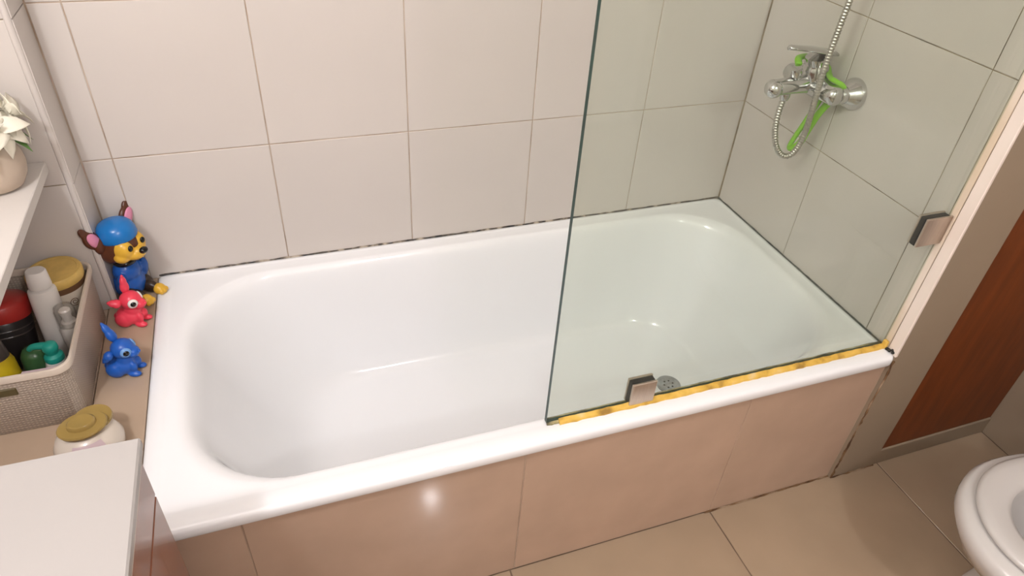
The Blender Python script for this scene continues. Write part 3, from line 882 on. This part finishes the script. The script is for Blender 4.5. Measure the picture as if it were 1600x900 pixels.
# ------------------------------------------------------------------ oval cologne bottle between basket and vanity
oc = empty('cologne_bottle', (-1.716, -0.548, LZ), 'pearly round cologne bottle with an amber disc cap behind the white vanity top', 'bottle', rotz=0.15)
link_mesh('bottle_body', bm_lathe([(0, 0), (0.040, 0), (0.050, 0.006), (0.057, 0.022), (0.058, 0.036), (0.050, 0.054), (0.034, 0.066), (0.018, 0.070), (0, 0.070)], 44, sy=0.9), M['pearl'], oc, smooth=True)
cpo = link_mesh('cap', bm_lathe([(0, 0.0705), (0.034, 0.0705), (0.040, 0.073), (0.041, 0.0765), (0.039, 0.079), (0.024, 0.080), (0.023, 0.086), (0.020, 0.0885), (0.012, 0.088), (0, 0.087)], 44, sy=0.82), M['amber'], oc, smooth=True, angle=40)
link_mesh('cap_hinge', bm_lathe([(0.0, 0.058), (0.030, 0.058), (0.034, 0.061), (0.033, 0.066), (0, 0.067)], 36, mtx=Matrix.Translation((0.014, 0.022, 0.003))), M['amber'], oc, smooth=True, angle=40)
lb = bmesh.new()
g1 = []
for r_i, (r_, z_) in enumerate([(0.0562, 0.046), (0.0512, 0.0545), (0.0425, 0.0620)]):
    g1.append([lb.verts.new((r_ * math.cos(a), 0.9 * r_ * math.sin(a), z_)) for a in [-PI / 2 - 0.5 + i / 10 for i in range(12)]])
for a, b in zip(g1, g1[1:]):
    for i in range(11):
        lb.faces.new((a[i], a[i + 1], b[i + 1], b[i]))
link_mesh('label_patch', lb, M['lilac'], oc, smooth=True)

# ------------------------------------------------------------------ toys on the ledge
def eye(parent, c, d, r, white, r2=0.62, glint=True):
    """flat bead eye facing d"""
    e = link_mesh('eye', cyl((0, 0, 0), d, [(0, 0.003), (r * 0.6, 0.0024), (r, 0.0), (r, -0.004), (0, -0.005)][::-1], 20), white, parent, c, smooth=True)
    p = Vector(d).normalized() * 0.0016
    link_mesh('pupil', cyl(p, d, [(0, -0.002), (r * r2, -0.002), (r * r2 * 0.9, 0.001), (0, 0.0026)], 16), M['eye_black'], e, smooth=True)
    return e

# sitting puppy bath toy
dg_ = empty('puppy_toy', (-1.681, -0.060, LZ), 'sitting vinyl puppy toy in blue with a plain blue hat against the wall', 'toy', rotz=-0.60)
organic('body', [((-0.004, 0, 0.038), (0.034, 0.038, 0.040)), ((0.0, 0, 0.072), (0.028, 0.033, 0.034)), ((0.004, 0, 0.098), (0.018, 0.020, 0.016)),
                 ((0.012, 0.036, 0.060), (0.011, 0.012, 0.030), Matrix.Rotation(0.25, 3, 'Y')), ((0.012, -0.036, 0.060), (0.011, 0.012, 0.030), Matrix.Rotation(0.25, 3, 'Y'))], M['toy_blue'], dg_)
link_mesh('collar', bm_lathe([(0.014, 0.096), (0.0235, 0.098), (0.025, 0.103), (0.0235, 0.108), (0.014, 0.110)], 28, sy=1.08), M['eye_black'], dg_, (0.004, 0, 0), smooth=True)
for s in (-1, 1):
    lgp = organic('leg', [((0.026, s * 0.021, 0.018), (0.026, 0.014, 0.017)), ((0.012, s * 0.027, 0.022), (0.022, 0.016, 0.022))], M['toy_dark'], dg_)
    ft = organic('paw', [((0.053, s * 0.023, 0.014), (0.014, 0.014, 0.0145)), ((0.064, s * 0.023 - 0.008, 0.012), (0.006, 0.0055, 0.007)), ((0.066, s * 0.023, 0.012), (0.006, 0.0055, 0.007)), ((0.064, s * 0.023 + 0.008, 0.012), (0.006, 0.0055, 0.007))], M['toy_yellow'], dg_, 0.0016)
hdx = 0.008
hd = organic('head', [((hdx, 0, 0.150), (0.043, 0.044, 0.042)), ((hdx - 0.008, 0.024, 0.140), (0.026, 0.025, 0.028)), ((hdx - 0.008, -0.024, 0.140), (0.026, 0.025, 0.028))], M['toy_brown'], dg_)
fc = organic('face', [((hdx + 0.020, 0.019, 0.150), (0.026, 0.021, 0.026)), ((hdx + 0.020, -0.019, 0.150), (0.026, 0.021, 0.026)), ((hdx + 0.030, 0, 0.134), (0.027, 0.026, 0.017)), ((hdx + 0.020, 0.024, 0.134), (0.018, 0.020, 0.016)), ((hdx + 0.020, -0.024, 0.134), (0.018, 0.020, 0.016)), ((hdx + 0.044, 0, 0.139), (0.014, 0.015, 0.012))], M['toy_yellow'], dg_)
link_mesh('nose', bm_ellipsoid((hdx + 0.059, 0, 0.145), (0.0085, 0.0105, 0.0075), u=18, v=12), M['eye_black'], dg_, smooth=True)
for s in (-1, 1):
    link_mesh('eye', bm_ellipsoid((hdx + 0.0445, s * 0.0195, 0.157), (0.004, 0.0065, 0.0075), u=14, v=10), M['eye_black'], dg_, smooth=True)
    er = organic('ear', [((hdx - 0.012, s * 0.040, 0.166), (0.011, 0.018, 0.022)), ((hdx - 0.018, s * 0.053, 0.186), (0.0095, 0.0185, 0.028), Matrix.Rotation(-s * 0.5, 3, 'X')), ((hdx - 0.021, s * 0.064, 0.207), (0.0060, 0.0095, 0.018), Matrix.Rotation(-s * 0.5, 3, 'X'))], M['toy_brown'], dg_, 0.0017)
    link_mesh('inner_ear', bm_ellipsoid((hdx - 0.0100, s * 0.054, 0.187), (0.0045, 0.0125, 0.023), rot=Matrix.Rotation(-s * 0.5, 3, 'X'), u=16, v=10), M['toy_pink'], er, smooth=True)
ht = bm_lathe([(0, 0.0), (0.0405, 0.0), (0.0425, 0.005), (0.0415, 0.016), (0.038, 0.027), (0.031, 0.036), (0.019, 0.042), (0, 0.044)], 36,
              mtx=Matrix.Translation((hdx, 0, 0.168)) @ Matrix.Rotation(-0.08, 4, 'Y'))
link_mesh('hat', ht, M['cap_blue'], dg_, smooth=True, angle=50)

def bunny(name, loc, rotz, m, eye_m, ears, label, group=None):
    e = empty(name, loc, label, 'toy', rotz, group)
    e.scale = (1.02, 1.02, 1.02)
    organic('body', [((-0.004, 0, 0.022), (0.029, 0.025, 0.022)), ((-0.012, 0.016, 0.018), (0.019, 0.013, 0.018)), ((-0.012, -0.016, 0.018), (0.019, 0.013, 0.018)), ((0.006, 0, 0.040), (0.018, 0.017, 0.020)),
                     ((0.022, 0.010, 0.022), (0.008, 0.007, 0.012)), ((0.022, -0.010, 0.022), (0.008, 0.007, 0.012)), ((0.022, 0.013, 0.006), (0.014, 0.008, 0.006)), ((0.022, -0.013, 0.006), (0.014, 0.008, 0.006)),
                     ((0.008, 0, 0.064), (0.023, 0.022, 0.021)), ((0.026, 0, 0.056), (0.013, 0.014, 0.012)), ((-0.032, 0, 0.016), (0.009, 0.009, 0.009))], m, e, 0.0018)
    for c, d, L in ears:
        d = Vector(d).normalized()
        q = rot_to(d)
        p = Vector(c)
        organic('ear', [(tuple(p + d * (L * 0.30)), (0.009, 0.0105, L * 0.36), q), (tuple(p + d * (L * 0.62)), (0.0065, 0.0085, L * 0.30), q), (tuple(p + d * (L * 0.86)), (0.0035, 0.0045, L * 0.2), q)], m, e, 0.0015)
    for s in (-1, 1):
        eye(e, (0.0215, s * 0.0165, 0.066), (0.62, s * 0.78, 0.12), 0.0105, eye_m, 0.62)
    link_mesh('nose', bm_ellipsoid((0.0385, 0, 0.058), (0.003, 0.004, 0.003), u=10, v=8), m, e, smooth=True)
    return e
bunny('bunny_toy', (-1.675, -0.168, LZ), -0.35, M['toy_red'], M['eye_white'], [((-0.002, 0.008, 0.078), (0.00, 0.12, 1), 0.042), ((-0.004, -0.019, 0.066), (-0.75, -0.45, 0.40), 0.026)],
      'coral red vinyl bunny toy sitting in front of the puppy', 'bunny bath toys')
bunny('bunny_toy', (-1.678, -0.333, LZ), -0.30, M['bunny_blue'], M['sky_blue'], [((-0.006, 0.008, 0.078), (-0.42, 0.10, 1), 0.044), ((-0.006, -0.020, 0.068), (-0.55, -0.10, -0.65), 0.030)],
      'royal blue vinyl bunny toy alone on the ledge', 'bunny bath toys')
